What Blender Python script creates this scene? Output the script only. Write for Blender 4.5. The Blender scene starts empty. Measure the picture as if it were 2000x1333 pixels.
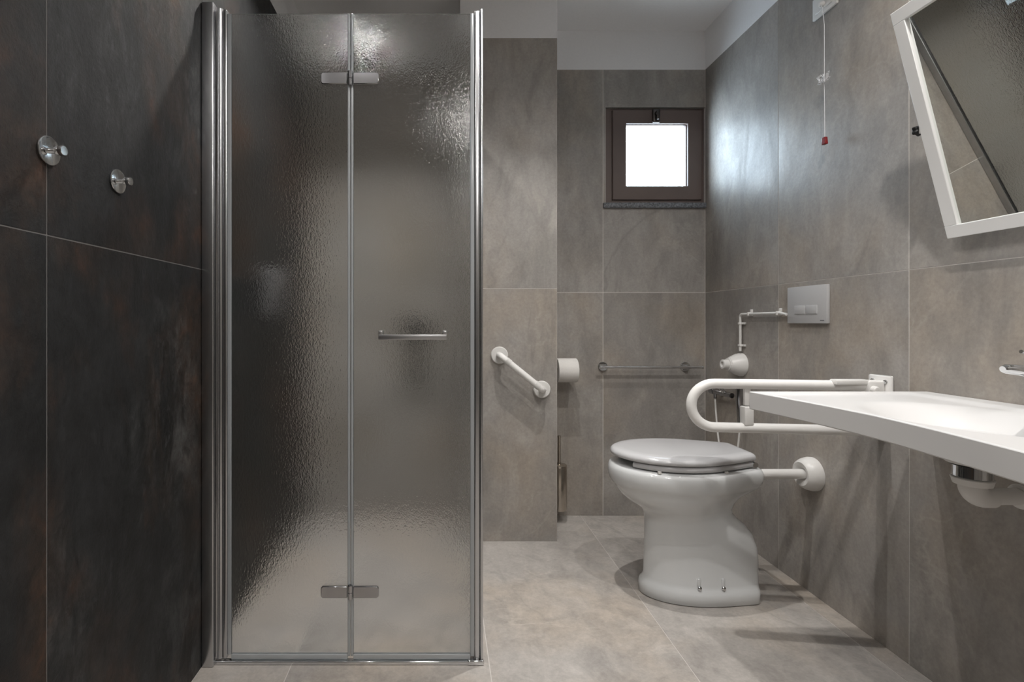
import bpy, bmesh, math, random
from mathutils import Vector, Matrix, noise
random.seed(7)
SC = bpy.context.scene
COL = SC.collection
PI = math.pi

# ------------------------------------------------------------------ camera, world, lights, exposure
EYE = 1.04                                   # camera height; one-point perspective, 18 mm on 36 mm
cam_d = bpy.data.cameras.new('camera'); cam = bpy.data.objects.new('camera', cam_d); COL.objects.link(cam)
cam.location = (0, 0, EYE); cam.rotation_euler = (PI/2, 0, 0)
cam_d.lens = 18.0; cam_d.sensor_width = 36.0
cam_d.shift_x = 138/2000; cam_d.shift_y = -36.5/2000
cam_d.clip_start = 0.01
SC.camera = cam

W = bpy.data.worlds.new('sky'); SC.world = W; W.use_nodes = True
wn = W.node_tree.nodes['Background']
wn.inputs[0].default_value = (0.70, 0.86, 1.0, 1); wn.inputs[1].default_value = 17.0

def lamp(x, y, z, power, size=0.09, color=(1.0, 0.93, 0.85), rot=(0, 0, 0), shape='DISK', sy=None, spread=None):
    d = bpy.data.lights.new('room_or_fill_lamp', 'AREA'); d.shape = shape; d.size = size
    if sy: d.size_y = sy
    if spread: d.spread = spread
    d.energy = power; d.color = color
    o = bpy.data.objects.new('room_or_fill_lamp', d); COL.objects.link(o)
    o.location = (x, y, z); o.rotation_euler = rot
    return o
LZ = 2.585
SP = math.radians(125)
WHITE = (1.0, 0.965, 0.93)
lamp(0.18, 1.00, LZ, 4.6, 0.035, color=WHITE, spread=SP)
lamp(0.44, 1.74, LZ, 4.8, 0.035, color=WHITE, spread=math.radians(88))
lamp(0.93, 0.98, LZ, 9.5, 0.035, color=WHITE, spread=math.radians(150))
lamp(-0.44, 0.32, LZ, 5.0, 0.06, color=WHITE)
lamp(0.35, -0.7, LZ, 20.0, 0.35, color=WHITE, spread=math.radians(160))  # unseen fill lamp behind the camera, added for the room beyond
lamp(-0.36, 1.95, LZ, 7.5, 0.07, color=WHITE, spread=math.radians(101))  # unseen lamp added to brighten the shower interior behind the glass
lamp(1.22, 1.15, 2.36, 2.5, 0.03, color=WHITE, shape='RECTANGLE', sy=0.25)
# daylight portal: guides sampling of the sky through the window opening
pd = bpy.data.lights.new('window_portal', 'AREA'); pd.shape = 'RECTANGLE'; pd.size = 0.46; pd.size_y = 0.46
pd.cycles.is_portal = True
po = bpy.data.objects.new('window_portal', pd); COL.objects.link(po)
po.location = (1.155, 2.86, 1.93); po.rotation_euler = (-PI/2, 0, 0)

SC.view_settings.view_transform = 'Standard'; SC.view_settings.look = 'None'
SC.view_settings.exposure = 0.22; SC.view_settings.gamma = 1.0; SC.view_settings.use_curve_mapping = False
cy = SC.cycles
cy.max_bounces = 14; cy.transmission_bounces = 12; cy.transparent_max_bounces = 12
cy.diffuse_bounces = 6; cy.glossy_bounces = 6
cy.caustics_reflective = True; cy.caustics_refractive = True; cy.blur_glossy = 0.6
cy.sample_clamp_indirect = 8.0
cy.use_denoising = True

# ------------------------------------------------------------------ materials
def mat(name, color=(0.8, 0.8, 0.8), rough=0.5, metal=0.0, **kw):
    m = bpy.data.materials.new(name); m.use_nodes = True
    p = m.node_tree.nodes['Principled BSDF']
    p.inputs['Base Color'].default_value = (*color, 1); p.inputs['Roughness'].default_value = rough
    p.inputs['Metallic'].default_value = metal
    for k, v in kw.items():
        p.inputs[k].default_value = v
    return m
class NT:
    def __init__(s, m): s.t = m.node_tree; s.n = s.t.nodes; s.l = s.t.links; s.p = s.n['Principled BSDF']
    def add(s, kind, **kw):
        n = s.n.new(kind)
        for k, v in kw.items(): setattr(n, k, v)
        return n
    def link(s, a, b): s.l.new(a, b)
    def coords(s, scale=(1, 1, 1), rnd=40.0, rot=(0, 0, 0)):
        tc = s.add('ShaderNodeTexCoord'); mp = s.add('ShaderNodeMapping'); mp.inputs['Scale'].default_value = scale
        mp.inputs['Rotation'].default_value = rot
        s.link(tc.outputs['Object'], mp.inputs['Vector'])
        if not rnd: return mp.outputs[0]
        oi = s.add('ShaderNodeObjectInfo'); mu = s.add('ShaderNodeVectorMath', operation='MULTIPLY')
        mu.inputs[1].default_value = (rnd, rnd*0.73, rnd*1.31)
        s.link(oi.outputs['Random'], mu.inputs[0])
        ad = s.add('ShaderNodeVectorMath', operation='ADD'); s.link(mp.outputs[0], ad.inputs[0]); s.link(mu.outputs[0], ad.inputs[1])
        return ad.outputs[0]
    def noise(s, vec, scale, detail=6, rough=0.55, dist=0.0):
        n = s.add('ShaderNodeTexNoise'); n.inputs['Scale'].default_value = scale; n.inputs['Detail'].default_value = detail
        n.inputs['Roughness'].default_value = rough; n.inputs['Distortion'].default_value = dist
        s.link(vec, n.inputs['Vector']); return n.outputs[0]
    def ramp(s, fac, stops):
        r = s.add('ShaderNodeValToRGB'); e = r.color_ramp.elements
        while len(e) < len(stops): e.new(0.5)
        for i, (p, c) in enumerate(stops):
            e[i].position = p; e[i].color = (*c, 1) if len(c) == 3 else c
        s.link(fac, r.inputs[0]); return r.outputs[0]
    def mix(s, fac, a, b, mode='MIX'):
        n = s.add('ShaderNodeMix', data_type='RGBA', blend_type=mode)
        for i, v in ((0, fac), (6, a), (7, b)):
            if isinstance(v, (int, float)): n.inputs[i].default_value = v
            elif isinstance(v, tuple): n.inputs[i].default_value = (*v, 1)
            else: s.link(v, n.inputs[i])
        return n.outputs[2]
    def bump(s, h, strength, dist=0.002):
        b = s.add('ShaderNodeBump'); b.inputs['Strength'].default_value = strength; b.inputs['Distance'].default_value = dist
        s.link(h, b.inputs['Height']); s.link(b.outputs[0], s.p.inputs['Normal'])

def g3(v): return (v, v, v)
def stone(name, lo, hi, warm, r0=0.36, r1=0.55, vein=(0.46, 0.43, 0.39)):
    m = mat(name); t = NT(m); v = t.coords()
    tilt = t.coords((1.0, 1.0, 1.0), rot=(0.6, 0.5, 0.6))
    cloud = t.noise(v, 1.3, 6, 0.55, 0.5)
    fine = t.noise(v, 85, 5, 0.7)
    st = t.coords((2.2, 2.2, 0.8), rnd=23.0, rot=(0.5, 0.45, 0.6))
    streak = t.noise(st, 3.2, 9, 0.66, 0.55)
    c = t.ramp(cloud, [(0.34, lo), (0.66, hi)])
    c = t.mix(t.ramp(t.noise(v, 2.0, 5, 0.55, 0.3), [(0.46, g3(0)), (0.66, g3(0.8))]), c, warm)
    c = t.mix(t.ramp(streak, [(0.36, g3(0.42)), (0.52, g3(0.0))]), c, tuple(x*0.70 for x in lo))
    c = t.mix(t.ramp(streak, [(0.56, g3(0.0)), (0.72, g3(0.38))]), c, tuple(min(1, x*1.25) for x in hi))
    vn = t.noise(tilt, 1.5, 7, 0.58, 0.7)
    msk = t.ramp(t.noise(v, 1.9, 3, 0.5), [(0.45, g3(0)), (0.6, g3(1))])
    c = t.mix(t.mix(1.0, msk, t.ramp(vn, [(0.488, g3(0)), (0.50, g3(0.30)), (0.512, g3(0))]), 'MULTIPLY'), c, vein)
    dn = t.noise(t.coords((1, 1, 0.7), rnd=57.0), 1.1, 6, 0.5, 0.6)
    c = t.mix(t.mix(1.0, msk, t.ramp(dn, [(0.490, g3(0)), (0.50, g3(0.28)), (0.510, g3(0))]), 'MULTIPLY'), c, tuple(x*0.5 for x in lo))
    mid = t.noise(t.coords((1.4, 1.4, 0.8), rnd=19.0, rot=(0.5, 0.45, 0.6)), 9, 8, 0.68, 0.8)
    c = t.mix(0.34, c, t.ramp(mid, [(0.32, g3(0.36)), (0.68, g3(0.66))]), 'OVERLAY')
    c = t.mix(0.24, c, t.ramp(fine, [(0.3, g3(0.3)), (0.7, g3(0.74))]), 'OVERLAY')
    t.link(c, t.p.inputs['Base Color'])
    rr = t.ramp(streak, [(0.3, g3(r1)), (0.7, g3(r0))]); t.link(rr, t.p.inputs['Roughness'])
    t.bump(t.mix(0.25, streak, fine), 0.30, 0.004)
    return m
M = {}
M['stone'] = stone('grey_stone_tile', (0.275, 0.258, 0.242), (0.385, 0.365, 0.340), (0.345, 0.300, 0.252))
M['floor'] = stone('beige_stone_floor_tile', (0.34, 0.318, 0.296), (0.44, 0.414, 0.388), (0.43, 0.375, 0.318), 0.38, 0.55, (0.66, 0.61, 0.55))

M['stone_dim'] = stone('dimmed_stone_tile', (0.15, 0.14, 0.13), (0.22, 0.205, 0.19), (0.19, 0.165, 0.14))  # darkened copy of the wall stone, so chrome reflects a dim room end
def slate():
    m = mat('dark_slate_tile'); t = NT(m); v = t.coords()
    c = t.ramp(t.noise(v, 1.9, 8, 0.60, 0.5), [(0.32, (0.008, 0.009, 0.010)), (0.70, (0.026, 0.027, 0.028))])
    rz = t.coords((1.5, 1.5, 0.7), rnd=31.0)
    rust = t.ramp(t.noise(rz, 2.1, 7, 0.6, 0.3), [(0.47, g3(0)), (0.58, g3(0.6)), (0.68, g3(1.0))])
    rc = t.ramp(t.noise(v, 8, 7, 0.7, 0.4), [(0.30, (0.018, 0.016, 0.013)), (0.52, (0.055, 0.032, 0.020)), (0.68, (0.12, 0.052, 0.023))])
    c = t.mix(rust, c, rc)
    sc = t.noise(t.coords((2.0, 2.0, 0.9), rnd=17.0, rot=(0.4, 0.3, 0.5)), 4.5, 11, 0.74, 0.5)
    pm = t.ramp(t.noise(v, 2.1, 4, 0.55), [(0.46, g3(0.06)), (0.64, g3(1))])
    vv = t.ramp(sc, [(0.50, g3(0)), (0.62, g3(0.28)), (0.74, g3(0.55))])
    c = t.mix(t.mix(1.0, pm, vv, 'MULTIPLY'), c, (0.16, 0.165, 0.165))
    vn = t.noise(t.coords((1, 1, 0.8), rnd=71.0), 1.6, 8, 0.6, 0.6)
    c = t.mix(t.mix(1.0, pm, t.ramp(vn, [(0.47, g3(0)), (0.50, g3(0.10)), (0.53, g3(0))]), 'MULTIPLY'), c, (0.20, 0.20, 0.20))
    grain = t.noise(v, 80, 7, 0.75)
    mid = t.noise(t.coords((1.3, 1.3, 0.8), rnd=43.0), 13, 9, 0.72, 0.7)
    c = t.mix(0.9, c, t.ramp(mid, [(0.34, g3(0.24)), (0.5, g3(0.46)), (0.68, g3(0.80))]), 'OVERLAY')
    fl = t.noise(t.coords((1.5, 1.5, 0.9), rnd=83.0), 30, 6, 0.7, 0.4)
    c = t.mix(t.mix(1.0, pm, t.ramp(fl, [(0.58, g3(0)), (0.70, g3(0.5))]), 'MULTIPLY'), c, (0.14, 0.145, 0.145))
    c = t.mix(0.40, c, t.ramp(grain, [(0.3, g3(0.2)), (0.72, g3(0.85))]), 'OVERLAY')
    c = t.mix(1.0, c, (0.74, 0.74, 0.75), 'MULTIPLY')
    t.link(c, t.p.inputs['Base Color'])
    t.link(t.ramp(sc, [(0.3, g3(0.60)), (0.7, g3(0.42))]), t.p.inputs['Roughness'])
    t.bump(t.mix(0.35, sc, grain), 0.8, 0.006)
    t.p.inputs['Specular IOR Level'].default_value = 0.4
    return m
M['slate'] = slate()

def speck(name, base, amp, scale, rough, metal=0.0, bump=0.0, bd=0.0005):
    m = mat(name, base, rough, metal); t = NT(m); v = t.coords(rnd=0)
    n = t.noise(v, scale, 5, 0.6)
    t.link(t.ramp(n, [(0.3, tuple(max(0, b*(1-amp)) for b in base)), (0.7, tuple(min(1, b*(1+amp)) for b in base))]), t.p.inputs['Base Color'])
    if bump: t.bump(n, bump, bd)
    return m
M['plaster'] = speck('white_plaster', (0.84, 0.84, 0.845), 0.02, 90, 0.9, bump=0.15)
M['grout'] = speck('light_grout', (0.74, 0.71, 0.68), 0.08, 120, 0.9, bump=0.2)
M['grout_floor'] = speck('sand_grout', (0.60, 0.57, 0.54), 0.08, 120, 0.9, bump=0.2)
M['grout_dark'] = speck('grey_grout', (0.20, 0.195, 0.19), 0.08, 120, 0.9, bump=0.2)
M['ceramic'] = mat('white_vitreous_china', (0.66, 0.675, 0.68), 0.08, **{'Coat Weight': 0.3, 'Coat Roughness': 0.03})
M['seat'] = mat('white_thermoset_seat', (0.53, 0.53, 0.54), 0.16)
M['enamel'] = mat('white_powder_coat', (0.84, 0.83, 0.81), 0.25)
M['plastic'] = mat('white_abs_plastic', (0.72, 0.71, 0.69), 0.32)
M['plate'] = mat('light_grey_plastic', (0.47, 0.47, 0.475), 0.35)
M['frame'] = mat('white_lacquered_frame', (0.92, 0.92, 0.91), 0.3)
M['solid'] = mat('white_solid_surface', (0.68, 0.675, 0.67), 0.30)
M['chrome'] = mat('polished_chrome', (0.70, 0.71, 0.72), 0.07, 1.0)
M['hinge'] = mat('chrome_dark_reflection', (0.42, 0.42, 0.43), 0.12, 1.0)  # chrome with the dark room reflection put into its base colour
M['alu'] = mat('bright_anodised_aluminium', (0.52, 0.525, 0.535), 0.26, 1.0)
M['satin'] = mat('satin_nickel', (0.74, 0.74, 0.75), 0.32, 1.0)
M['steel'] = speck('brushed_steel', (0.50, 0.45, 0.39), 0.06, 300, 0.24, 1.0)
M['grey_plastic'] = mat('grey_plastic', (0.20, 0.20, 0.205), 0.4)
M['darkmetal'] = mat('dark_bronze_or_backlit_metal', (0.10, 0.09, 0.085), 0.3, 1.0)
M['black'] = mat('black_plastic', (0.012, 0.012, 0.013), 0.4)
M['paper'] = speck('white_tissue_paper', (0.74, 0.72, 0.69), 0.03, 200, 0.95, bump=0.3)
M['card'] = mat('grey_cardboard', (0.30, 0.25, 0.19), 0.9)
M['red'] = mat('red_translucent_plastic', (0.20, 0.006, 0.010), 0.25, **{'Coat Weight': 0.4})
M['cord'] = mat('white_nylon_cord', (0.75, 0.75, 0.76), 0.6)
M['cellophane'] = mat('clear_plastic_wrap', (0.85, 0.87, 0.9), 0.25, **{'Transmission Weight': 0.35, 'IOR': 1.4})
M['mirror'] = mat('silvered_mirror_glass', (0.88, 0.90, 0.88), 0.0, 1.0)
M['seal'] = mat('translucent_grey_seal', (0.62, 0.65, 0.67), 0.18, **{'Transmission Weight': 0.55, 'IOR': 1.35})
M['inksmudge'] = mat('small_grey_print', (0.13, 0.13, 0.14), 0.5)
M['sill'] = speck('dark_speckled_granite', (0.15, 0.16, 0.175), 0.75, 110, 0.32)
def wood():
    m = mat('dark_brown_wood', rough=0.42); t = NT(m); v = t.coords((1, 1, 1), rnd=9.0)
    n = t.noise(v, 3.0, 6, 0.6, 0.3)
    t.link(t.ramp(n, [(0.3, (0.115, 0.086, 0.076)), (0.7, (0.150, 0.112, 0.100))]), t.p.inputs['Base Color'])
    return m
M['wood'] = wood()
def glass(name, bump, rough, tint=(0.965, 0.98, 0.975), dist=0.0008):
    m = mat(name, tint, rough, **{'Transmission Weight': 1.0, 'IOR': 1.5}); t = NT(m)
    if bump:
        v = t.coords((1, 1, 0.55), rnd=13.0)
        a = t.noise(v, 340, 2, 0.5, 0.2)
        b = t.noise(v, 140, 2, 0.5, 0.2)
        t.bump(t.mix(0.5, a, b), bump, dist)
    return m
M['glass_tex'] = glass('textured_shower_glass', 1.0, 0.03)
M['glass_rear'] = glass('rippled_rear_glass', 1.0, 0.10, dist=0.0016)
M['glass_flat'] = glass('smooth_glass_face', 0, 0.0)
M['glass_edge'] = mat('green_glass_edge', (0.42, 0.52, 0.50), 0.12, **{'Transmission Weight': 0.6, 'IOR': 1.5})
def pane_mat():
    m = bpy.data.materials.new('clear_window_pane'); m.use_nodes = True; n = m.node_tree.nodes; n.clear()
    o = n.new('ShaderNodeOutputMaterial'); mx = n.new('ShaderNodeMixShader'); mx.inputs[0].default_value = 0.06
    a = n.new('ShaderNodeBsdfTransparent'); b = n.new('ShaderNodeBsdfGlossy'); b.inputs['Roughness'].default_value = 0.02
    m.node_tree.links.new(a.outputs[0], mx.inputs[1]); m.node_tree.links.new(b.outputs[0], mx.inputs[2])
    m.node_tree.links.new(mx.outputs[0], o.inputs[0]); return m
M['pane'] = pane_mat()

# ------------------------------------------------------------------ mesh helpers (world coordinates in, origin at the thing's base)
def BM(): return bmesh.new()
def box(bm, x0, x1, y0, y1, z0, z1, bev=0.0, seg=2):
    r = bmesh.ops.create_cube(bm, size=1.0)
    vs = r['verts']
    for v in vs:
        v.co = Vector(((x0+x1)/2+v.co.x*(x1-x0), (y0+y1)/2+v.co.y*(y1-y0), (z0+z1)/2+v.co.z*(z1-z0)))
    if bev:
        es = list({e for v in vs for e in v.link_edges})
        bmesh.ops.bevel(bm, geom=es, offset=bev, segments=seg, affect='EDGES', profile=0.5)
    return bm
def frame_of(d):
    d = Vector(d).normalized()
    a = Vector((0, 0, 1)) if abs(d.z) < 0.9 else Vector((1, 0, 0))
    u = d.cross(a).normalized(); return d, u, d.cross(u).normalized()
def lathe(bm, prof, origin, axis, seg=40, lobes=None):
    """prof: (distance along axis, radius)"""
    d, u, w = frame_of(axis); o = Vector(origin); rings = []
    for t, r in prof:
        if r < 1e-6: rings.append([bm.verts.new(o+d*t)]); continue
        ring = []
        for i in range(seg):
            a = 2*PI*i/seg; rr = r*(1+(lobes[1]*math.cos(lobes[0]*a) if lobes else 0))
            ring.append(bm.verts.new(o+d*t+u*(rr*math.cos(a))+w*(rr*math.sin(a))))
        rings.append(ring)
    for a, b in zip(rings, rings[1:]):
        if len(a) == 1 and len(b) == 1: continue
        for i in range(seg):
            j = (i+1) % seg
            if len(a) == 1: bm.faces.new((a[0], b[i], b[j]))
            elif len(b) == 1: bm.faces.new((a[i], b[0], a[j]))
            else: bm.faces.new((a[i], b[i], b[j], a[j]))
    for r, fl in ((rings[0], 0), (rings[-1], 1)):
        if len(r) > 1: bm.faces.new(r if fl else r[::-1])
    return bm
def tube(bm, pts, r, seg=16, cap=True):
    P = [Vector(p) for p in pts]; n = len(P)
    rad = r if isinstance(r, (list, tuple)) else [r]*n
    T = [((P[min(i+1, n-1)]-P[max(i-1, 0)]).normalized()) for i in range(n)]
    _, u, _ = frame_of(T[0]); rings = []
    for i in range(n):
        u = (u - T[i]*u.dot(T[i])).normalized(); w = T[i].cross(u)
        rings.append([bm.verts.new(P[i]+(u*math.cos(2*PI*k/seg)+w*math.sin(2*PI*k/seg))*rad[i]) for k in range(seg)])
    for a, b in zip(rings, rings[1:]):
        for i in range(seg):
            j = (i+1) % seg; bm.faces.new((a[i], b[i], b[j], a[j]))
    if cap: bm.faces.new(rings[0][::-1]); bm.faces.new(rings[-1])
    return bm
def arc(c, r, a0, a1, n, ax='xz'):
    out = []
    for i in range(n+1):
        a = math.radians(a0+(a1-a0)*i/n); p = list(c)
        k = {'x': 0, 'y': 1, 'z': 2}
        p[k[ax[0]]] += r*math.cos(a); p[k[ax[1]]] += r*math.sin(a); out.append(tuple(p))
    return out
def loft(bm, rings, cap0=True, cap1=True):
    R = [[bm.verts.new(p) for p in r] for r in rings]; n = len(R[0])
    for a, b in zip(R, R[1:]):
        for i in range(n):
            j = (i+1) % n; bm.faces.new((a[i], a[j], b[j], b[i]))
    if cap0: bm.faces.new(R[0][::-1])
    if cap1: bm.faces.new(R[-1])
    return bm
def extrude_poly(bm, pts, off):
    off = Vector(off); a = [bm.verts.new(p) for p in pts]; b = [bm.verts.new(Vector(p)+off) for p in pts]; n = len(a)
    bm.faces.new(a[::-1]); bm.faces.new(b)
    for i in range(n): bm.faces.new((a[i], a[(i+1) % n], b[(i+1) % n], b[i]))
    return bm
def base_of(o):
    v = Vector((0, 0, 0))
    while o is not None: v += o.location; o = o.parent
    return v
def obj(name, bm, m, parent=None, smooth=True, origin=None, bevel=0.0, angle=35, subd=0, label=None):
    bmesh.ops.recalc_face_normals(bm, faces=bm.faces[:])
    pb = base_of(parent) if parent is not None else Vector((0, 0, 0))
    o0 = Vector(origin) if origin is not None else (pb if parent is not None else None)
    if o0 is None:
        xs = [v.co for v in bm.verts]
        o0 = Vector(((min(c.x for c in xs)+max(c.x for c in xs))/2, (min(c.y for c in xs)+max(c.y for c in xs))/2, min(c.z for c in xs)))
    bmesh.ops.translate(bm, verts=bm.verts[:], vec=-o0)
    me = bpy.data.meshes.new(name); bm.to_mesh(me); bm.free()
    for mm in (m if isinstance(m, (list, tuple)) else [m]): me.materials.append(mm)
    o = bpy.data.objects.new(name, me); COL.objects.link(o)
    if parent is not None: o.parent = parent; o.location = o0-pb
    else: o.location = o0
    if bevel:
        b = o.modifiers.new('bevel', 'BEVEL'); b.width = bevel; b.segments = 2; b.limit_method = 'ANGLE'; b.angle_limit = math.radians(40)
    if subd:
        s = o.modifiers.new('subd', 'SUBSURF'); s.levels = subd; s.render_levels = subd
    if smooth:
        for p in me.polygons: p.use_smooth = True
        if not subd: me.set_sharp_from_angle(angle=math.radians(angle))
    if label: o['label'] = label
    return o
def thing(name, label, cat, loc, group=None):
    o = bpy.data.objects.new(name, None); COL.objects.link(o); o.location = loc
    o.empty_display_size = 0.05
    o['label'] = label; o['category'] = cat
    if group: o['group'] = group
    return o
def tag(o, label, cat, group=None):
    o['label'] = label; o['category'] = cat
    if group: o['group'] = group
    return o
def struct(o): o['kind'] = 'structure'; return o

# ------------------------------------------------------------------ room
XL, XR, YB, YF, HT, HC = -0.723, 1.42, 2.755, -1.30, 2.40, 2.61
TT = 0.009            # tile thickness, backing stands this far behind the face
G = 0.0015            # half joint
def tile_at(parent, m, x0, x1, y0, y1, z0, z1, name='tile'):
    c = ((x0+x1)/2, (y0+y1)/2, (z0+z1)/2)
    return obj(name, box(BM(), x0, x1, y0, y1, z0, z1), m, parent, smooth=False, origin=c)
# floor
floor = struct(obj('floor', box(BM(), XL-0.1, XR+0.1, YF-0.1, YB+0.1, -0.10, -0.0008), M['grout_floor'], smooth=False, origin=(0, 0, 0)))
cols = [(XL, -0.455, [2.55, 1.35, 0.15, -1.05]), (-0.455, 0.146, [1.95, 0.75, -0.45]), (0.146, 0.748, [2.55, 1.35, 0.15, -1.05]),
        (0.748, 1.348, [1.95, 0.75, -0.45]), (1.348, XR, [2.55, 1.35, 0.15, -1.05])]
for x0, x1, js in cols:
    ys = [YB]+js+[YF]
    for a, b in zip(ys, ys[1:]):
        tile_at(floor, M['floor'], x0+G, x1-G, b+G, a-G, -0.008, 0.0)
# ceiling
struct(obj('ceiling', box(BM(), XL-0.1, XR+0.1, YF-0.1, YB+0.1, HC, HC+0.1), M['plaster'], smooth=False, origin=(0, 0, HC)))
# right wall
wr = struct(obj('wall_right', box(BM(), XR+0.001, XR+0.12, YF-0.1, YB+0.1, -0.02, HC), M['grout'], smooth=False, origin=(XR, 0, 0)))
js = [YB, 2.158, 1.555, 0.952, 0.349, -0.254, -0.857, YF]
for a, b in zip(js, js[1:]):
    for z0, z1 in ((0, 1.2), (1.2, HT)):
        tile_at(wr, M['stone'], XR, XR+TT, b+G, a-G, z0+(G if z0 else 0), z1-(G if z1 < 2 else 0))
obj('plaster_band', box(BM(), XR-0.0005, XR+TT, YF, YB, HT, HC), M['plaster'], wr, smooth=False)
# left wall (dark slate)
wl = struct(obj('wall_left', box(BM(), XL-0.12, XL-0.001, YF-0.1, YB+0.1, -0.02, HC), M['grout_dark'], smooth=False, origin=(XL, 0, 0)))
js = [YB, 2.15, 1.545, 0.939, 0.333, -0.27, -0.87, YF]
for a, b in zip(js, js[1:]):
    for z0, z1 in ((0, 1.2), (1.2, HT)):
        tile_at(wl, M['slate'], XL-TT, XL, b+G, a-G, z0+(G if z0 else 0), z1-(G if z1 < 2 else 0))
obj('plaster_band', box(BM(), XL-TT, XL+0.0005, YF, YB, HT, HC), M['plaster'], wl, smooth=False)
# back wall with the window opening
WX0, WX1, WZ0, WZ1 = 0.884, XR, 1.682, 2.197
bm = BM()
for r in ((XL-0.1, WX0, -0.02, HC), (WX1, XR+0.1, -0.02, HC), (WX0, WX1, -0.02, WZ0), (WX0, WX1, WZ1, HC)):
    box(bm, r[0], r[1], YB+0.001, YB+0.20, r[2], r[3])
wb = struct(obj('wall_back', bm, M['grout'], smooth=False, origin=(0, YB, 0)))
def btile(x0, x1, z0, z1): tile_at(wb, M['stone'], x0+G, x1-G, YB, YB+TT, z0, z1)
for x0, x1 in ((XL, -0.33), (-0.33, 0.27), (0.27, 0.87)):
    btile(x0, x1, 0, 1.2-G); btile(x0, x1, 1.2+G, HT)
btile(0.87, XR, 0, 1.2-G); btile(0.87, XR, 1.2+G, WZ0-0.028); btile(0.87, XR, WZ1, HT); btile(0.87, WX0, WZ0-0.028, WZ1)
obj('plaster_band', box(BM(), XL, XR, YB-0.0005, YB+TT, HT, HC), M['plaster'], wb, smooth=False)
# boxed-in pillar
PX0, PX1, PY = 0.09, 0.55, 2.43
wp = struct(obj('wall_pillar', box(BM(), PX0+0.001, PX1-0.001, PY+0.001, YB, -0.02, HC), M['grout'], smooth=False, origin=(0.32, PY, 0)))
for z0, z1 in ((0, 1.2-G), (1.2+G, HT-0.01)):
    tile_at(wp, M['stone'], PX0, PX1-G, PY, PY+TT, z0, z1)
    tile_at(wp, M['stone'], PX1-TT, PX1, PY+G, YB-G, z0, z1)
    tile_at(wp, M['stone'], PX0, PX0+TT, PY+TT+G, YB-G, z0, z1)
obj('plaster_band', box(BM(), PX0-0.0005, PX1+0.0005, PY-0.0005, YB, HT-0.01, HC), M['plaster'], wp, smooth=False)
# wall behind the camera
struct(obj('wall_front', box(BM(), XL-0.1, XR+0.1, YF-0.12, YF, -0.02, HC), M['stone_dim'], smooth=False, origin=(0, YF, 0)))

# window
win = struct(thing('window_1', 'x', 'x', (WX0, YB, WZ0)))
del win['label'], win['category']
def ringframe(x0, x1, z0, z1, w, y0, y1):
    bm = BM(); Q = []
    for y in (y0, y1):
        for d in (0, w):
            Q.append([bm.verts.new(p) for p in ((x0+d, y, z0+d), (x1-d, y, z0+d), (x1-d, y, z1-d), (x0+d, y, z1-d))])
    fo, fi, bo, bi = Q
    for i in range(4):
        j = (i+1) % 4
        for a, b in ((fo, fi), (fi, bi), (bi, bo), (bo, fo)): bm.faces.new((a[i], a[j], b[j], b[i]))
    return bm
obj('outer_frame', ringframe(WX0, WX1-0.001, WZ0, WZ1, 0.05, YB+0.012, YB+0.09), M['wood'], win, bevel=0.003)
sash = obj('sash', ringframe(WX0+0.037, WX1-0.018, WZ0+0.018, WZ1-0.012, 0.074, YB-0.001, YB+0.06), M['wood'], win, bevel=0.004)
sx0, sx1, sz0, sz1 = WX0+0.037+0.074, WX1-0.018-0.074, WZ0+0.018+0.074, WZ1-0.012-0.074
obj('glazing_bead', ringframe(sx0-0.006, sx1+0.006, sz0-0.006, sz1+0.006, 0.0105, YB+0.018, YB+0.045), M['wood'], sash)
obj('pane', box(BM(), sx0-0.004, sx1+0.004, YB+0.046, YB+0.052, sz0-0.004, sz1+0.004), M['pane'], sash, smooth=False)
hb = BM(); hx = 1.153; hz = WZ1-0.045
box(hb, hx-0.020, hx+0.020, YB-0.014, YB-0.001, hz-0.040, hz+0.034, 0.006, 3)
obj('latch_plate', hb, M['darkmetal'], sash)
hb = BM(); lathe(hb, [(0, 0.011), (0.010, 0.011), (0.018, 0.008), (0.019, 0)], (hx, YB-0.013, hz+0.008), (0, -1, 0), 24)
box(hb, hx-0.006, hx+0.006, YB-0.034, YB-0.026, hz-0.030, hz+0.018, 0.003)
obj('latch_lever', hb, M['darkmetal'], sash)
obj('window_sill', box(BM(), WX0-0.014, XR-0.001, YB-0.016, YB+0.12, WZ0-0.028, WZ0-0.0005), M['sill'], win, bevel=0.002)

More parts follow.
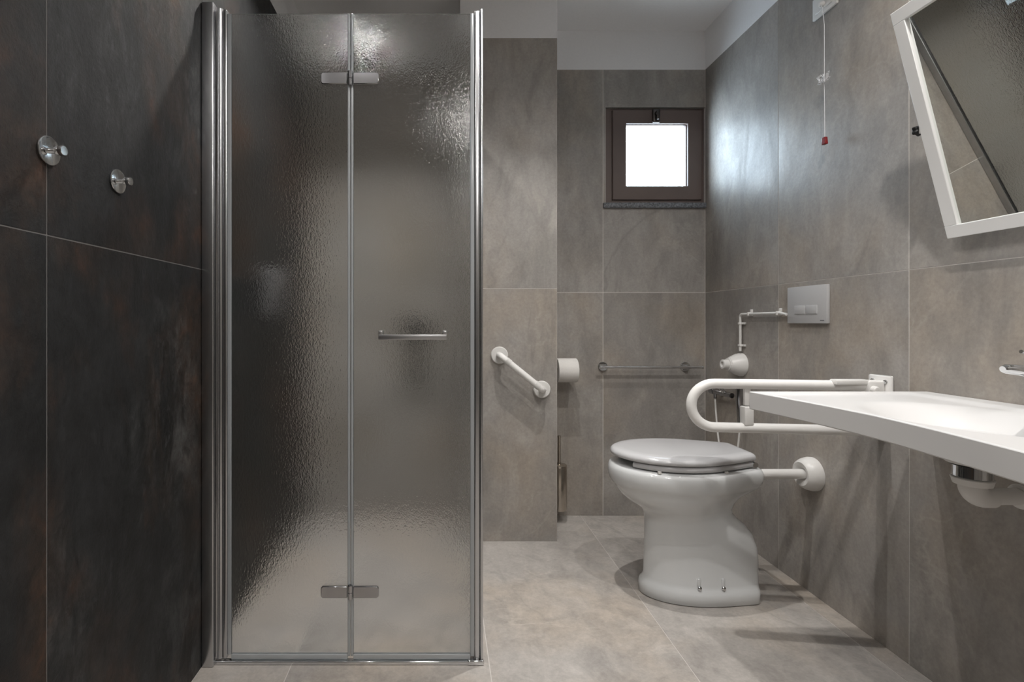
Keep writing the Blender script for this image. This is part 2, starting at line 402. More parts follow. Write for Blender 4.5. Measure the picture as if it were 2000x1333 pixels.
# ------------------------------------------------------------------ shower enclosure
DY = 1.565                                   # plane of the folding door
enc = thing('shower_enclosure', 'chrome framed shower enclosure with folding door of rippled obscured glass', 'shower', ((XL+0.125)/2, DY, 0))
def prof(name, x0, x1, y0, y1, z0, z1, m='alu', bev=0.003, parent=enc):
    return obj(name, box(BM(), x0, x1, y0, y1, z0, z1, bev, 3), M[m], parent)
prof('wall_profile', XL+0.0005, -0.6865, 1.540, 1.588, 0.0, 2.006)
piv = obj('pivot_profile', tube(BM(), [(-0.6745, DY, 0.016), (-0.6745, DY, 1.996)], 0.0095, 20), M['alu'], enc)
prof('pivot_channel', -0.664, -0.652, 1.556, 1.576, 0.016, 1.992, bev=0.003)
def pane(name, x0, x1, y0, y1, z0, z1, axis, parent=enc):
    """6 mm glass: outer face smooth, inner face rippled, edges green"""
    bm = box(BM(), x0, x1, y0, y1, z0, z1)
    bm.faces.ensure_lookup_table()
    bmesh.ops.recalc_face_normals(bm, faces=bm.faces[:])
    for f in bm.faces:
        n = f.normal
        a = -n.y if axis == 'y' else -n.x     # +: the rippled face
        f.material_index = 0 if a > 0.9 else (1 if a < -0.9 else 2)
    return obj(name, bm, [M['glass_tex'], M['glass_rear'], M['glass_edge']] if axis == 'y' else [M['glass_rear'], M['glass_flat'], M['glass_edge']], parent, smooth=False, origin=((x0+x1)/2, (y0+y1)/2, (z0+z1)/2))
ZT, ZB = 1.982, 0.026
g1 = pane('glass_pane', -0.640, -0.286, DY-0.003, DY+0.003, ZB, ZT, 'y')
g2 = pane('glass_pane', -0.268, 0.088, DY-0.003, DY+0.003, ZB, ZT, 'y')
g3_ = pane('glass_pane', 0.110, 0.116, DY+0.02, 2.412, ZB, ZT, 'x')
prof('edge_seal', -0.652, -0.640, 1.560, 1.570, ZB, ZT, 'seal', 0.002)
prof('edge_seal', -0.286, -0.278, 1.559, 1.571, ZB-0.004, ZT, 'seal', 0.0025)
prof('edge_seal', -0.276, -0.268, 1.559, 1.571, ZB-0.004, ZT, 'seal', 0.0025)
prof('edge_seal', 0.088, 0.100, 1.558, 1.572, ZB-0.004, ZT, 'seal', 0.002)
prof('corner_profile', 0.101, 0.117, 1.556, 1.576, 0.012, 1.990, bev=0.004)
prof('corner_profile', 0.1185, 0.1265, 1.553, 1.584, 0.012, 1.994, bev=0.003)
prof('wall_profile', 0.104, 0.124, 2.398, PY-0.0005, 0.0, 1.990)
for x0, x1 in ((-0.640, -0.286), (-0.268, 0.088)):
    prof('bottom_seal', x0, x1, 1.558, 1.572, 0.0125, 0.0285, 'seal', 0.002)
prof('sill_rail', -0.692, 0.128, 1.551, 1.569, 0.0, 0.0115, 'chrome', 0.003)
prof('sill_rail', 0.108, 0.124, 1.571, 2.397, 0.0, 0.0115, 'chrome', 0.003)
prof('bottom_seal', 0.108, 0.118, 1.585, 2.397, 0.012, 0.0285, 'seal', 0.002)
prof('corner_cap', 0.080, 0.129, 1.548, 1.573, 0.0, 0.0150, 'chrome', 0.004)
def leaf(x0, x1, z0, z1, side, y):
    """hinge leaf with large round corner on the outer lower side"""
    r = 0.008
    pts = []
    def c(cx, cz, a0): pts.extend([(p[0], y, p[2]) for p in arc((cx, y, cz), r, a0, a0+90, 5)])
    if side < 0:
        c(x0+r, z1-r, 90); c(x0+r, z0+r, 180); pts.append((x1, y, z0)); pts.append((x1, y, z1))
    else:
        pts.append((x0, y, z1)); pts.append((x0, y, z0)); c(x1-r, z0+r, 270); c(x1-r, z1-r, 0)
    return extrude_poly(BM(), pts, (0, 0.008, 0))
for zc, yo in ((1.782, 0), (0.220, 0)):
    h = obj('hinge', lathe(BM(), [(0, 0.006), (0.001, 0.0075), (0.019, 0.0075), (0.020, 0.0062), (0.021, 0.0075), (0.042, 0.0075), (0.043, 0.006)], (-0.277, DY-0.010, zc-0.0215), (0, 0, 1), 24), M['hinge'], enc)
    for s, a, b in ((-1, -0.366, -0.286), (1, -0.268, -0.190)):
        obj('hinge_leaf', leaf(a, b, zc-0.0175, zc+0.0175, s, DY-0.012), M['hinge'], h, bevel=0.002)
hd = obj('door_handle', box(BM(), -0.187, 0.016, DY-0.045, DY-0.034, 0.9885, 1.0035, 0.0015), M['satin'], enc, label='satin bar handle')
for a, b in ((-0.187, -0.175), (0.004, 0.016)):
    obj('handle_post', box(BM(), a, b, DY-0.045, DY-0.003, 1.0035, 1.0150, 0.0012), M['satin'], hd)

# ------------------------------------------------------------------ shower fittings seen through the glass
t = thing('overhead_shower', 'round shower head, coloured dark as if backlit, on an arm high behind the rippled glass', 'shower head', (-0.37, YB, 2.27))
bm = BM(); tube(bm, [(-0.37, YB-0.001, 2.35), (-0.37, 2.44, 2.35)]+[(-0.37, p[1], p[2]) for p in arc((0, 2.44, 2.32), 0.03, 90, 180, 6, 'yz')]+[(-0.37, 2.41, 2.275)], 0.010, 16)
obj('arm', bm, M['chrome'], t)
obj('rosette', lathe(BM(), [(0, 0.03), (0.008, 0.03), (0.012, 0.02)], (-0.37, YB-0.001, 2.35), (0, -1, 0)), M['chrome'], t)
obj('spray_disc', lathe(BM(), [(0, 0.02), (0.018, 0.028), (0.024, 0.085), (0.030, 0.09), (0.036, 0.086)], (-0.37, 2.41, 2.285), (0, 0, -1), 48), M['darkmetal'], t)  # dark metal colour stands in for the backlit shade of the disc
t = thing('shower_mixer', 'shower mixer with hose, coloured dark as in dim light, blurred behind the door handle', 'tap', (-0.125, YB, 0.98))
bm = BM(); lathe(bm, [(0, 0.062), (0.012, 0.062), (0.016, 0.056)], (-0.125, YB-0.001, 1.0), (0, -1, 0))
lathe(bm, [(0.016, 0.026), (0.075, 0.026), (0.08, 0.022)], (-0.125, YB-0.001, 1.0), (0, -1, 0), 32)
obj('body', bm, M['black'], t)  # black on the mixer parts stands in for chrome in dim light
obj('lever', box(BM(), -0.132, -0.118, YB-0.088, YB-0.076, 0.93, 1.06, 0.004), M['black'], t)
bm = BM(); tube(bm, [(-0.125, YB-0.05, 0.975), (-0.125, YB-0.05, 0.88), (-0.128, YB-0.045, 0.76), (-0.14, YB-0.03, 0.67), (-0.16, YB-0.026, 0.74), (-0.162, YB-0.026, 0.86)], 0.014, 12)
obj('hose', bm, M['black'], t)
bm = BM(); tube(bm, [(-0.162, YB-0.03, 0.85), (-0.162, YB-0.035, 0.98), (-0.162, YB-0.05, 1.03), (-0.162, YB-0.07, 1.06)], [0.012, 0.013, 0.02, 0.03], 16)
obj('hand_shower', bm, M['black'], t)
t = thing('soap_dispenser', 'pale dispenser on the dark slate wall, blurred by the shower glass', 'dispenser', (XL, 2.09, 1.08))
bm = BM(); loft(bm, [[(XL+0.0005+ (0.07*k if i in (1, 2) else 0), 2.05+dy, z) for i, dy in enumerate((0, 0.006, 0.074, 0.08))] for z, k in ((1.07, 0.55), (1.10, 0.8), (1.18, 0.95), (1.25, 1.0), (1.26, 0.85))])
obj('body', bm, M['grey_plastic'], t, bevel=0.006)
obj('nozzle', tube(BM(), [(XL+0.035, 2.09, 1.072), (XL+0.035, 2.09, 1.045)], 0.008, 12), M['grey_plastic'], t)

# ------------------------------------------------------------------ robe hooks on the slate wall
for y, z, lab in ((0.939, 1.355, 'round chrome robe hook nearer the left edge, on the slate joint'), (1.140, 1.354, 'round chrome robe hook in the middle of the rust slate tile')):
    t = thing('robe_hook', lab, 'hook', (XL, y, z), 'robe hooks on the slate wall')
    obj('back_plate', lathe(BM(), [(0, 0.025), (0.0035, 0.0265), (0.005, 0.026), (0.0055, 0.0245)], (XL+0.0002, y, z), (1, 0, 0), 48), M['chrome'], t)
    obj('peg', lathe(BM(), [(0.005, 0.0055), (0.014, 0.0052), (0.019, 0.0085), (0.030, 0.0095), (0.032, 0.0085), (0.0322, 0)], (XL, y, z), (1, 0, 0), 32), M['chrome'], t)

# ------------------------------------------------------------------ grab bar on the pillar
ga, gb = Vector((0.275, PY, 0.884)), Vector((0.476, PY, 0.722))
t = thing('grab_bar', 'short sloping white grab bar on the tiled pillar', 'grab bar', (ga.x, PY, gb.z))
D = (gb-ga).normalized(); out = Vector((0, -0.062, 0)); r = 0.030
pts = [ga+Vector((0, -0.006, 0))]
for i in range(9):
    a = PI/2*i/8; pts.append(ga+out+Vector((0, r, 0))+D*r - Vector((0, r, 0))*math.sin(a) - D*r*math.cos(a))
for i in range(9):
    a = PI/2*i/8; pts.append(gb+out+Vector((0, r, 0))-D*r + D*r*math.sin(a) - Vector((0, r, 0))*math.cos(a))
pts.append(gb+Vector((0, -0.006, 0)))
obj('bar', tube(BM(), pts, 0.0150, 24), M['enamel'], t)
L_ = (gb-ga).length
for c, s in ((ga, 1), (gb, -1)):
    obj('rosette', lathe(BM(), [(0.0005, 0.041), (0.008, 0.041), (0.013, 0.037), (0.013, 0.0165), (0.026, 0.0165)], c, (0, -1, 0), 48), M['plastic'], t)
    p = c+D*s*0.055+out
    obj('sleeve', tube(BM(), [c+out+D*s*0.030, p], 0.0168, 24), M['plastic'], t)

# ------------------------------------------------------------------ toilet
ZC = 1.98
def ring(x0, x1, w, wb_, z, xm=0.46, r=0.03, n1=14, n2=9, n3=5):
    xc = x0+(x1-x0)*xm; r = min(r, wb_*0.8); up = []
    for i in range(n1+1):
        a = PI-PI/2*i/n1; up.append((xc+(xc-x0)*math.cos(a), w*math.sin(a)))
    for i in range(1, n2+1):
        u = i/n2; s = u*u*(1.6-0.6*u); up.append((xc+(x1-r-xc)*u, w-(w-wb_)*s))
    for i in range(1, n3+1):
        a = PI/2-PI/2*i/n3; up.append((x1-r+r*math.cos(a), wb_-r+r*math.sin(a)))
    lo = [(x, -y) for x, y in up[1:][::-1]]
    return [(x, ZC+y, z) for x, y in up+lo]
toilet = thing('toilet', 'white floor-standing toilet with lid down under the window', 'toilet', (0.98, ZC, 0))
S = [(0.0, .772, 1.180, .113, .098, .5, .035), (.004, .766, 1.186, .119, .102, .5, .035), (.034, .766, 1.187, .120, .102, .5, .035), (.046, .770, 1.187, .117, .10, .5, .035),
     (.055, .778, 1.187, .109, .093, .5, .035), (.070, .784, 1.188, .104, .088, .5, .035), (.15, .786, 1.190, .101, .084, .5, .035), (.20, .787, 1.186, .100, .082, .5, .035),
     (.245, .788, 1.170, .101, .080, .5, .035), (.28, .788, 1.142, .103, .078, .5, .035), (.305, .786, 1.112, .106, .074, .48, .03), (.322, .778, 1.098, .112, .072, .46, .03),
     (.338, .757, 1.096, .124, .072, .46, .03), (.362, .717, 1.104, .146, .076, .46, .03), (.385, .692, 1.122, .159, .080, .46, .03), (.405, .678, 1.152, .167, .086, .46, .03),
     (.418, .672, 1.170, .170, .092, .46, .03), (.425, .663, 1.180, .176, .10, .46, .035), (.438, .655, 1.190, .182, .108, .46, .04), (.460, .650, 1.195, .186, .113, .46, .04),
     (.480, .651, 1.195, .186, .113, .46, .04), (.494, .656, 1.190, .181, .108, .46, .04), (.500, .668, 1.180, .170, .098, .46, .035)]
obj('bowl', loft(BM(), [ring(a[1], a[2], a[3], a[4], a[0], a[5], a[6]) for a in S]), M['ceramic'], toilet, angle=60)
# seat: horseshoe open at the front
outer = ring(.670, 1.165, .176, .10, 0); inner = ring(.745, 1.09, .115, .06, 0)
seat_rings = []
n = len(outer)
idx = [i for i in range(n) if outer[i][0] > 0.700]
k0 = next(i for i in range(n) if outer[i][0] > 0.700)
idx = list(range(k0, n-k0+1))
for i in idx:
    o_, i_ = Vector(outer[i]), Vector(inner[i])
    d_ = (o_-i_); L = d_.length; d_.normalize()
    seat_rings.append([i_+Vector((0, 0, .506)), i_+d_*(L-.004)+Vector((0, 0, .506)), o_+Vector((0, 0, .511)), o_+Vector((0, 0, .520)), i_+d_*(L-.006)+Vector((0, 0, .526)), i_+Vector((0, 0, .526))])
obj('seat', loft(BM(), seat_rings), M['seat'], toilet, angle=50)
for x, y in ((.78, -.150), (1.02, -.148), (.78, .150), (1.02, .148)):
    obj('buffer', lathe(BM(), [(0, .007), (.0075, .007)], (x, ZC+y, .4992), (0, 0, 1), 12), M['plastic'], toilet)
LS = [(.5285, .008), (.532, .002), (.536, 0), (.543, .0005), (.549, .005), (.553, .012), (.556, .024), (.5575, .045)]
obj('lid', loft(BM(), [ring(.660+i, 1.165-i*0.6, .182-i, .102-i*.6, z, .46, .022) for z, i in LS]), M['seat'], toilet, angle=50)
for s in (-1, 1):
    obj('lid_hinge', lathe(BM(), [(0, .010), (.05, .010)], (1.155, ZC+s*.075-.025, .515), (0, 1, 0), 16), M['chrome'], toilet)
for x in (.945, 1.033):
    yy = ZC-.1035
    obj('bolt_recess', box(BM(), x-.0075, x+.0075, yy-.0012, yy+.006, .062, .100, .005, 3), M['ceramic'], toilet)
    obj('floor_bolt', lathe(BM(), [(0, .0075), (.003, .007), (.005, .004), (.0055, 0)], (x, yy-.004, .066), (0, -1, .35), 18), M['chrome'], toilet)
t = thing('flush_pipe', 'white flush pipe and wall rosette behind the toilet', 'pipe', (1.40, 1.955, .459))
obj('pipe', tube(BM(), [(1.196, 1.958, .4595), (1.40, 1.955, .461)], .0185, 28), M['plastic'], t)
obj('rosette', lathe(BM(), [(0.0005, .063), (.012, .0635), (.030, .059), (.044, .052), (.050, .044), (.046, .030), (.036, .0188)], (XR, 1.955, .461), (-1, 0, 0), 56), M['plastic'], t)

# ------------------------------------------------------------------ flush plate
t = thing('flush_plate', 'square white dual flush plate on the right wall above the rail', 'flush plate', (XR, 1.976, 1.036))
obj('cover', box(BM(), XR-.013, XR-.0005, 1.870, 2.082, 1.036, 1.180, .0015), M['plate'], t)
for a, b in ((1.980, 2.040), (1.915, 1.975)):
    obj('flush_button', box(BM(), XR-.0155, XR-.011, a+.001, b-.001, 1.072, 1.105, .0012), M['plate'], t)
obj('maker_mark', box(BM(), XR-.0134, XR-.0128, 1.882, 1.902, 1.045, 1.049), M['inksmudge'], t, smooth=False)

# ------------------------------------------------------------------ white conduit and conical cap on the right wall
t = thing('conduit', 'thin white conduit clipped to the wall between cap and flush plate', 'conduit', (XR-.015, 2.26, .9))
CX = XR-.016
cy0, cz0 = 2.405, 1.078
pts = [(CX, cy0, .905)]+[(CX, p[1], p[2]) for p in arc((CX, cy0-.014, cz0-.014), .014, 0, 90, 6, 'yz')]+[(CX, 2.12, 1.0785), (CX, 2.10, 1.075), (CX, 2.0835, 1.073)]
obj('pipe', tube(BM(), pts, .0058, 12), M['plastic'], t)
for y, z, v in ((cy0, 1.035, 1), (cy0, .932, 1), (2.335, cz0, 0), (2.135, cz0, 0)):
    bm = BM()
    if v:
        box(bm, CX-.008, XR-.0005, y-.0085, y+.0085, z-.005, z+.005, .002); box(bm, XR-.010, XR-.0005, y-.022, y+.006, z-.005, z+.005, .0015)
    else:
        box(bm, CX-.008, XR-.0005, y-.005, y+.005, z-.0085, z+.0085, .002); box(bm, XR-.010, XR-.0005, y-.005, y+.005, z-.006, z+.021, .0015)
    obj('clip', bm, M['plastic'], t)
t = thing('conical_wall_cap', 'white stepped conical cap on the wall above the fold-down rail', 'wall fitting', (XR, 2.42, .84))
obj('cone', lathe(BM(), [(0.0005, .0545), (.012, .0545), (.018, .052), (.026, .051), (.062, .033), (.063, .030), (.068, .030)], (XR, 2.42, .840), (-1, 0, .02), 48), M['plastic'], t)
obj('spigot', lathe(BM(), [(.066, .0225), (.092, .0225), (.094, .020), (.094, .013), (.084, .012), (.084, 0)], (XR, 2.42, .840), (-1, 0, .02), 40), M['plastic'], t)

# ------------------------------------------------------------------ fold-down support rail
t = thing('fold_down_rail', 'white U-shaped fold-down support rail beside the toilet', 'support rail', (XR, 1.66, .68))
def ry(x): return 1.645+(XR-x)*0.125        # the rail is turned slightly towards the window
zt, zb = .8355, .690; R_ = (zt-zb)/2; xe = .822+.0165+R_
pts = [(XR-.035, ry(XR-.035), zt)]+[(x, ry(x), zt) for x in (1.3, 1.1)]
pts += [(p[0], ry(p[0]), p[2]) for p in arc((xe, 0, (zt+zb)/2), R_, 90, 270, 18)]
pts += [(x, ry(x), zb) for x in (1.1, 1.3)]+[(XR-.035, ry(XR-.035), zb)]
obj('bent_tube', tube(BM(), pts, .0165, 28), M['enamel'], t)
bm = box(BM(), XR-.008, XR-.0005, 1.606, 1.694, .672, .871, .006, 3)
bp = obj('wall_plate', bm, M['enamel'], t)
for y in (1.628, 1.676):
    for z in (.850, .722):
        obj('screw', lathe(BM(), [(0, .0075), (.003, .0065), (.004, .003), (.0025, 0)], (XR-.008, y, z), (-1, 0, 0), 16), M['chrome'], bp)
obj('pivot_bracket', box(BM(), XR-.060, XR-.008, 1.628, 1.670, zt-.020, zt+.018, .006, 3), M['enamel'], t)
obj('pivot_pin', lathe(BM(), [(0, .012), (.010, .012), (.014, .008), (.015, 0)], (XR-.045, 1.628, zt-.010), (0, -1, 0), 24), M['enamel'], t)
obj('pivot_bracket', box(BM(), XR-.060, XR-.008, 1.630, 1.668, zb-.018, zb+.018, .006, 3), M['enamel'], t)
obj('arm_sleeve', box(BM(), 1.262, XR-.05, 1.633, 1.667, zt+.004, zt+.0205, .004), M['enamel'], t)
sx = 1.012; sy = ry(sx)
obj('strap', box(BM(), sx-.010, sx+.010, sy-.006, sy+.006, .765, .825, .002), M['plastic'], t)
obj('latch_block', box(BM(), sx-.015, sx+.015, sy-.016, sy+.016, .700, .762, .004, 3), M['plastic'], t)

# ------------------------------------------------------------------ bidet spray behind the rail
t = thing('bidet_spray', 'chrome bidet spray mixer with hanging hose behind the rail', 'bidet spray', (XR, 2.5, .70))
bm = BM(); tube(bm, [(XR-.035, 2.60, .690), (XR-.035, 2.44, .690)], .0125, 20)
lathe(bm, [(0.0005, .024), (.006, .024), (.010, .012), (.035, .012)], (XR, 2.59, .690), (-1, 0, 0), 24)
lathe(bm, [(0, .015), (.03, .017), (.032, .012)], (XR-.035, 2.595, .690), (0, 1, 0), 20)
tube(bm, [(XR-.035, 2.59, .690), (XR-.035, 2.59, .655)], [.010, .007], 14)
obj('mixer', bm, M['hinge'], t)
bm = BM(); tube(bm, [(XR-.035, 2.50, .695), (XR-.065, 2.50, .720), (XR-.090, 2.50, .715)], [.010, .006, .005], 14)
obj('lever', bm, M['chrome'], t)
bm = BM(); lathe(bm, [(0.0005, .020), (.006, .020), (.010, .010), (.03, .010)], (XR, 2.375, .685), (-1, 0, 0), 24)
tube(bm, [(XR-.036, 2.375, .735), (XR-.038, 2.375, .68), (XR-.036, 2.375, .62), (XR-.034, 2.375, .565)], [.017, .016, .013, .010], 18)
obj('spray_head', bm, M['hinge'], t)
P0, P1 = Vector((XR-.035, 2.59, .655)), Vector((XR-.034, 2.375, .575))
pts = []
for i in range(33):
    u = i/32; p = P0.lerp(P1, u); sag = 4*u*(1-u)
    pts.append((p.x+.0, p.y+0.02*math.sin(PI*u)*(1 if u < .5 else -1)*0, p.z-.33*sag**0.8))
obj('hose', tube(BM(), pts, .0042, 10), M['plastic'], t)

# ------------------------------------------------------------------ towel bar, toilet roll, brush
t = thing('towel_bar', 'slim chrome towel bar on the back wall below the window', 'towel bar', (.86, YB, .80))
ty = YB-.055; tz = .803
obj('rod', tube(BM(), [(.842, ty, tz), (1.375, ty, tz)], .0068, 16), M['chrome'], t)
for x in (.868, 1.310):
    bm = BM(); lathe(bm, [(0.0005, .0255), (.006, .0255), (.009, .023), (.009, .009), (.055, .0085)], (x, YB, tz), (0, -1, 0), 36)
    obj('bracket', bm, M['chrome'], t)
for x, s in ((1.375, 1), (.842, -1)):
    obj('end_cap', lathe(BM(), [(0, .0085), (.006, .0085), (.007, .006)], (x, ty, tz), (s, 0, 0), 16), M['chrome'], t)
t = thing('toilet_paper_holder', 'chrome paper holder on the back wall beside the pillar', 'paper holder', (.575, YB, .80))
bm = BM(); lathe(bm, [(0.0005, .025), (.006, .025), (.009, .022), (.009, .008), (.108, .008)], (.575, YB, .803), (0, -1, 0), 32)
obj('bracket', bm, M['chrome'], t)
bm = BM(); tube(bm, [(.572, YB-.105, .803), (.708, YB-.105, .803)], .0075, 16)
obj('rod', bm, M['chrome'], t)
obj('end_cap', lathe(BM(), [(0, .0075), (.002, .010), (.007, .010), (.008, .008)], (.706, YB-.105, .803), (1, 0, 0), 16), M['chrome'], t)
t = thing('toilet_roll', 'white toilet paper roll hanging beside the pillar edge', 'toilet roll', (.65, YB-.105, .742))
rc = (.597, YB-.105, .803-.0115)
bm = BM()
lathe(bm, [(0, .0200), (0, .060), (.002, .0618), (.100, .0618), (.102, .060), (.102, .0200)], rc, (1, 0, 0), 56)
bm.faces.ensure_lookup_table()
for f in [f for f in bm.faces if len(f.verts) == 56]: bm.faces.remove(f)
obj('paper', bm, M['paper'], t)
bm = BM(); lathe(bm, [(0, .0200), (.102, .0200), (.102, .0190), (0, .0190), (0, .0200)], rc, (1, 0, 0), 32)
for f in [f for f in bm.faces if len(f.verts) == 32]: bm.faces.remove(f)
obj('core', bm, M['card'], t)
bx, by = .612, 2.66
t = thing('toilet_brush', 'brushed steel toilet brush holder mounted low behind the pillar edge', 'toilet brush', (bx, by, .065))
obj('canister', lathe(BM(), [(0, .030), (.002, .038), (.006, .040), (.222, .040), (.226, .0385), (.226, .030)], (bx, by, .066), (0, 0, 1), 48), M['steel'], t)
obj('lid', lathe(BM(), [(0, .0395), (.006, .0395), (.009, .036), (.012, .010), (.022, .009)], (bx, by, .2925), (0, 0, 1), 48), M['steel'], t)
obj('handle', lathe(BM(), [(0, .0075), (.125, .0075), (.140, .0085), (.142, .006)], (bx, by, .310), (0, 0, 1), 24), M['steel'], t)
obj('wall_bracket', box(BM(), bx-.012, bx+.012, by+.036, YB-.0005, .18, .21, .003), M['steel'], t)

# ------------------------------------------------------------------ pull-cord alarm
t = thing('alarm_pull_cord', 'white wall box with pull cord and red handle', 'alarm cord', (XR, 1.885, 1.70))
pl = obj('wall_box', box(BM(), XR-.010, XR-.0005, 1.828, 1.946, 2.182, 2.262, .0025), M['plastic'], t)
obj('switch_insert', box(BM(), XR-.014, XR-.009, 1.845, 1.929, 2.198, 2.246, .0015), M['plastic'], pl)
obj('cord_guide', lathe(BM(), [(0, .011), (.010, .0095), (.014, .006)], (XR-.014, 1.887, 2.214), (-1, 0, -.3), 20), M['plastic'], pl)
KX, KY = XR-.030, 1.858
obj('cord', tube(BM(), [(XR-.024, 1.885, 2.212), (XR-.027, 1.872, 2.19), (KX, KY, 2.12), (KX, KY, 1.90), (KX, KY-.002, 1.712)], .0011, 8), M['cord'], t)
KY -= .002
bm = BM()
secs = []
for z, w_, d_ in ((1.712, .0062, .0050), (1.709, .0068, .0055), (1.690, .0085, .0062), (1.685, .0085, .0062)):
    secs.append([(KX+s*d_, KY+q*w_, z) for s, q in ((-1, -1), (1, -1), (1, 1), (-1, 1))])
obj('pull_handle', loft(bm, secs), M['red'], t, bevel=.0015, label='red pull handle')
obj('handle_rim', box(BM(), KX-.0040, KX+.0040, KY+.0070, KY+.0105, 1.686, 1.710, .001), M['plastic'], t)
rnd = random.Random(3)
bm = BM()
for k in range(22):                          # knotted bundle of spare cord
    a = rnd.uniform(0, 2*PI); e = rnd.uniform(-.4, .9); L = rnd.uniform(.018, .042)
    dy = math.cos(a)*L; dx = -abs(math.sin(a))*L*.35; dz = e*L*.6
    c0 = Vector((KX, 1.856, 1.917))
    q = [c0, c0+Vector((dx*.5, dy*.5, dz+.006)), c0+Vector((dx, dy, dz+rnd.uniform(-.006, .006))), c0+Vector((dx*.6, dy*.62, dz*.4-.006)), c0]
    sp = []
    for i in range(13):
        u = i/12*(len(q)-1); j = min(int(u), len(q)-2); f = u-j
        sp.append(q[j].lerp(q[j+1], f*f*(3-2*f)))
    tube(bm, sp, .0011, 6)
o = obj('cord_bundle', bm, M['cord'], t, label='knotted bundle of spare cord')

# ------------------------------------------------------------------ washbasin
BZ, BC, BH = .838, 1.12, .378
t = thing('washbasin', 'white wall-hung accessible washbasin with concave front and thin rim', 'washbasin', (XR, BC, .786))
def fx(y): return .90+.042*(1-min(1, abs((y-BC)/BH))**1.5)
def top(x, y):
    ex = x-fx(y); eb = XR-x; ey = BH-abs(y-BC)
    e = min(ex, ey)
    lip = max(0, min(1, (e-.008)/.012)); lip = lip*lip*(3-2*lip)
    bk = max(0, min(1, (eb-.055)/.03)); bk = bk*bk*(3-2*bk)
    z = BZ-.007*lip*bk
    q = math.hypot((x-1.165)/.185, (y-BC)/.235)
    if q < 1: s = 1-q; s = min(1, s/.62); z -= .072*s*s*(3-2*s)
    return z
bm = BM(); nu, nv = 96, 80
def cl(i, n):                                 # grid lines gathered near the edges
    u = i/n; return .5-.5*math.cos(PI*u) if False else (u*u*(3-2*u)*.5+u*.5)
Gd = []
for i in range(nu+1):
    y = BC+BH-2*BH*cl(i, nu); row = []
    for j in range(nv+1):
        x = fx(y)+(XR-.001-fx(y))*cl(j, nv); row.append(bm.verts.new((x, y, top(x, y))))
    Gd.append(row)
for i in range(nu):
    for j in range(nv): bm.faces.new((Gd[i][j], Gd[i+1][j], Gd[i+1][j+1], Gd[i][j+1]))
bor = [Gd[i][0] for i in range(nu+1)]+[Gd[nu][j] for j in range(1, nv+1)]+[Gd[i][nv] for i in range(nu-1, -1, -1)]+[Gd[0][j] for j in range(nv-1, 0, -1)]
low = [bm.verts.new((v.co.x, v.co.y, .786)) for v in bor]
for i in range(len(bor)):
    j = (i+1) % len(bor); bm.faces.new((bor[i], bor[j], low[j], low[i]))
bm.faces.new(low)
obj('basin', bm, M['solid'], t, bevel=.003, angle=40)
DX, DYY = 1.162, 1.12
obj('bowl_underside', lathe(BM(), [(0, .15), (.012, .13), (.035, .075), (.052, .046), (.054, .044)], (DX, DYY, .7855), (0, 0, -1), 48), M['solid'], t)
obj('drain_cover', lathe(BM(), [(0, .030), (.004, .030), (.006, .026), (.0065, 0)], (DX, DYY, .7595), (0, 0, 1), 36), M['chrome'], t)
t = thing('basin_trap', 'white plastic waste pipe with chrome collar under the washbasin', 'pipe', (DX, DYY, .64))
obj('washer', lathe(BM(), [(0, .0375), (.0035, .0375)], (DX, DYY, .7275), (0, 0, 1), 40), M['black'], t)
obj('collar', lathe(BM(), [(0, .031), (.002, .0325), (.026, .0325), (.027, .031)], (DX, DYY, .7005), (0, 0, 1), 40), M['chrome'], t)
obj('coupling_nut', lathe(BM(), [(0, .032), (.004, .0335), (.010, .0345), (.013, .036), (.015, .0345)], (DX, DYY, .6855), (0, 0, 1), 40), M['plastic'], t)
obj('elbow_pipe', tube(BM(), [(DX-.001, DYY, .693), (DX-.001, DYY, .684)]+[(p[0], DYY, p[2]) for p in arc((DX+.0245, 0, .684), .0255, 180, 270, 10)]+[(DX+.040, DYY, .6585), (DX+.042, DYY, .6585), (1.30, DYY, .6585)], [.0235]*14+[.0178]*2, 28), M['plastic'], t)
obj('coupling_nut', lathe(BM(), [(0, .0245), (.003, .027), (.022, .027), (.028, .024)], (1.262, DYY, .6585), (1, 0, 0), 36), M['plastic'], t)
obj('wall_tail', tube(BM(), [(1.285, DYY, .6585), (XR-.001, DYY, .6585)], .0215, 24), M['plastic'], t)
obj('rosette', lathe(BM(), [(0.0005, .045), (.004, .044), (.010, .026)], (XR, DYY, .6585), (-1, 0, 0), 36), M['plastic'], t)

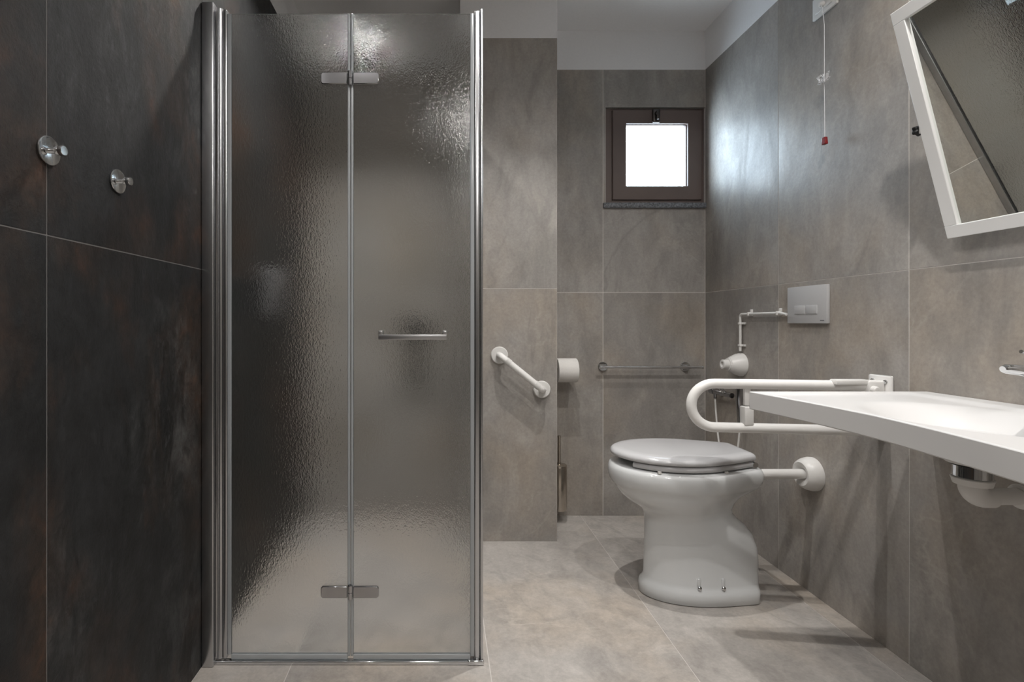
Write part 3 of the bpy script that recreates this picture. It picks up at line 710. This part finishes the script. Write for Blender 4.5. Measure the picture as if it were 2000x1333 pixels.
# tap
t = thing('basin_tap', 'chrome lever tap at the wall side of the basin, cut by the frame', 'tap', (1.355, BC, BZ))
obj('body', lathe(BM(), [(0, .026), (.004, .026), (.008, .0225), (.105, .0215), (.112, .018), (.113, 0)], (1.352, BC, BZ+.0002), (0, 0, 1), 36), M['chrome'], t)
obj('spout', tube(BM(), [(1.345, BC, .920), (1.30, BC, .930), (1.26, BC, .936), (1.235, BC, .938), (1.228, BC, .937)], [.015, .0135, .012, .0105, .007], 24), M['chrome'], t)
obj('lever', tube(BM(), [(1.352, BC, .948), (1.33, BC, .962), (1.29, BC, .974), (1.268, BC, .976)], [.011, .008, .006, .004], 18), M['chrome'], t)

# ------------------------------------------------------------------ tilting mirror
MB_, MT_ = Vector((1.388, 0, 1.269)), Vector((1.231, 0, 1.885))
vv = (MT_-MB_).normalized(); nn = Vector((-vv.z, 0, vv.x)); H_ = (MT_-MB_).length      # nn faces the room
Y1, Y0 = 1.405, .805
mir = thing('tilting_mirror', 'white framed mirror tilted forward above the washbasin', 'mirror', (XR, (Y0+Y1)/2, 1.27))
def mp(y, v, n): p = MB_+vv*v+nn*n; return Vector((p.x, y, p.z))
def mbox(bm, y0, y1, v0, v1, n0, n1):
    r = bmesh.ops.create_cube(bm, size=1.0)['verts']
    for q in r:
        y = y1 if q.co.x > 0 else y0; v = v1 if q.co.y > 0 else v0; n = n1 if q.co.z > 0 else n0
        q.co = mp(y, v, n)
    return bm
fw = .034
bm = BM()
mbox(bm, Y0, Y1, 0, fw, -.018, 0); mbox(bm, Y0, Y1, H_-fw, H_, -.018, 0)
mbox(bm, Y0, Y0+fw, fw, H_-fw, -.018, 0); mbox(bm, Y1-fw, Y1, fw, H_-fw, -.018, 0)
fr = obj('frame', bm, M['frame'], mir, bevel=.0015)
obj('mirror_glass', mbox(BM(), Y0+fw-.004, Y1-fw+.004, fw-.004, H_-fw+.004, -.014, -.0075), M['mirror'], mir, smooth=False)
obj('back_board', mbox(BM(), Y0+.01, Y1-.01, .01, H_-.01, -.022, -.0185), M['plastic'], mir, smooth=False)
vk = .31; kp = mp(Y1+.004, vk, -.010)
for yy in (Y1+.0015, Y0-.0055):
    obj('wall_bracket', box(BM(), kp.x-.006, XR-.0005, yy, yy+.004, kp.z-.012, kp.z+.012, .001), M['enamel'], mir)
for yy, s in ((Y1+.006, 1), (Y0-.006, -1)):
    obj('tilt_knob', lathe(BM(), [(0, .008), (.003, .0125), (.012, .0135), (.015, .011), (.016, 0)], (kp.x, yy, kp.z), (0, s, 0), 40, lobes=(5, .16)), M['black'], mir)
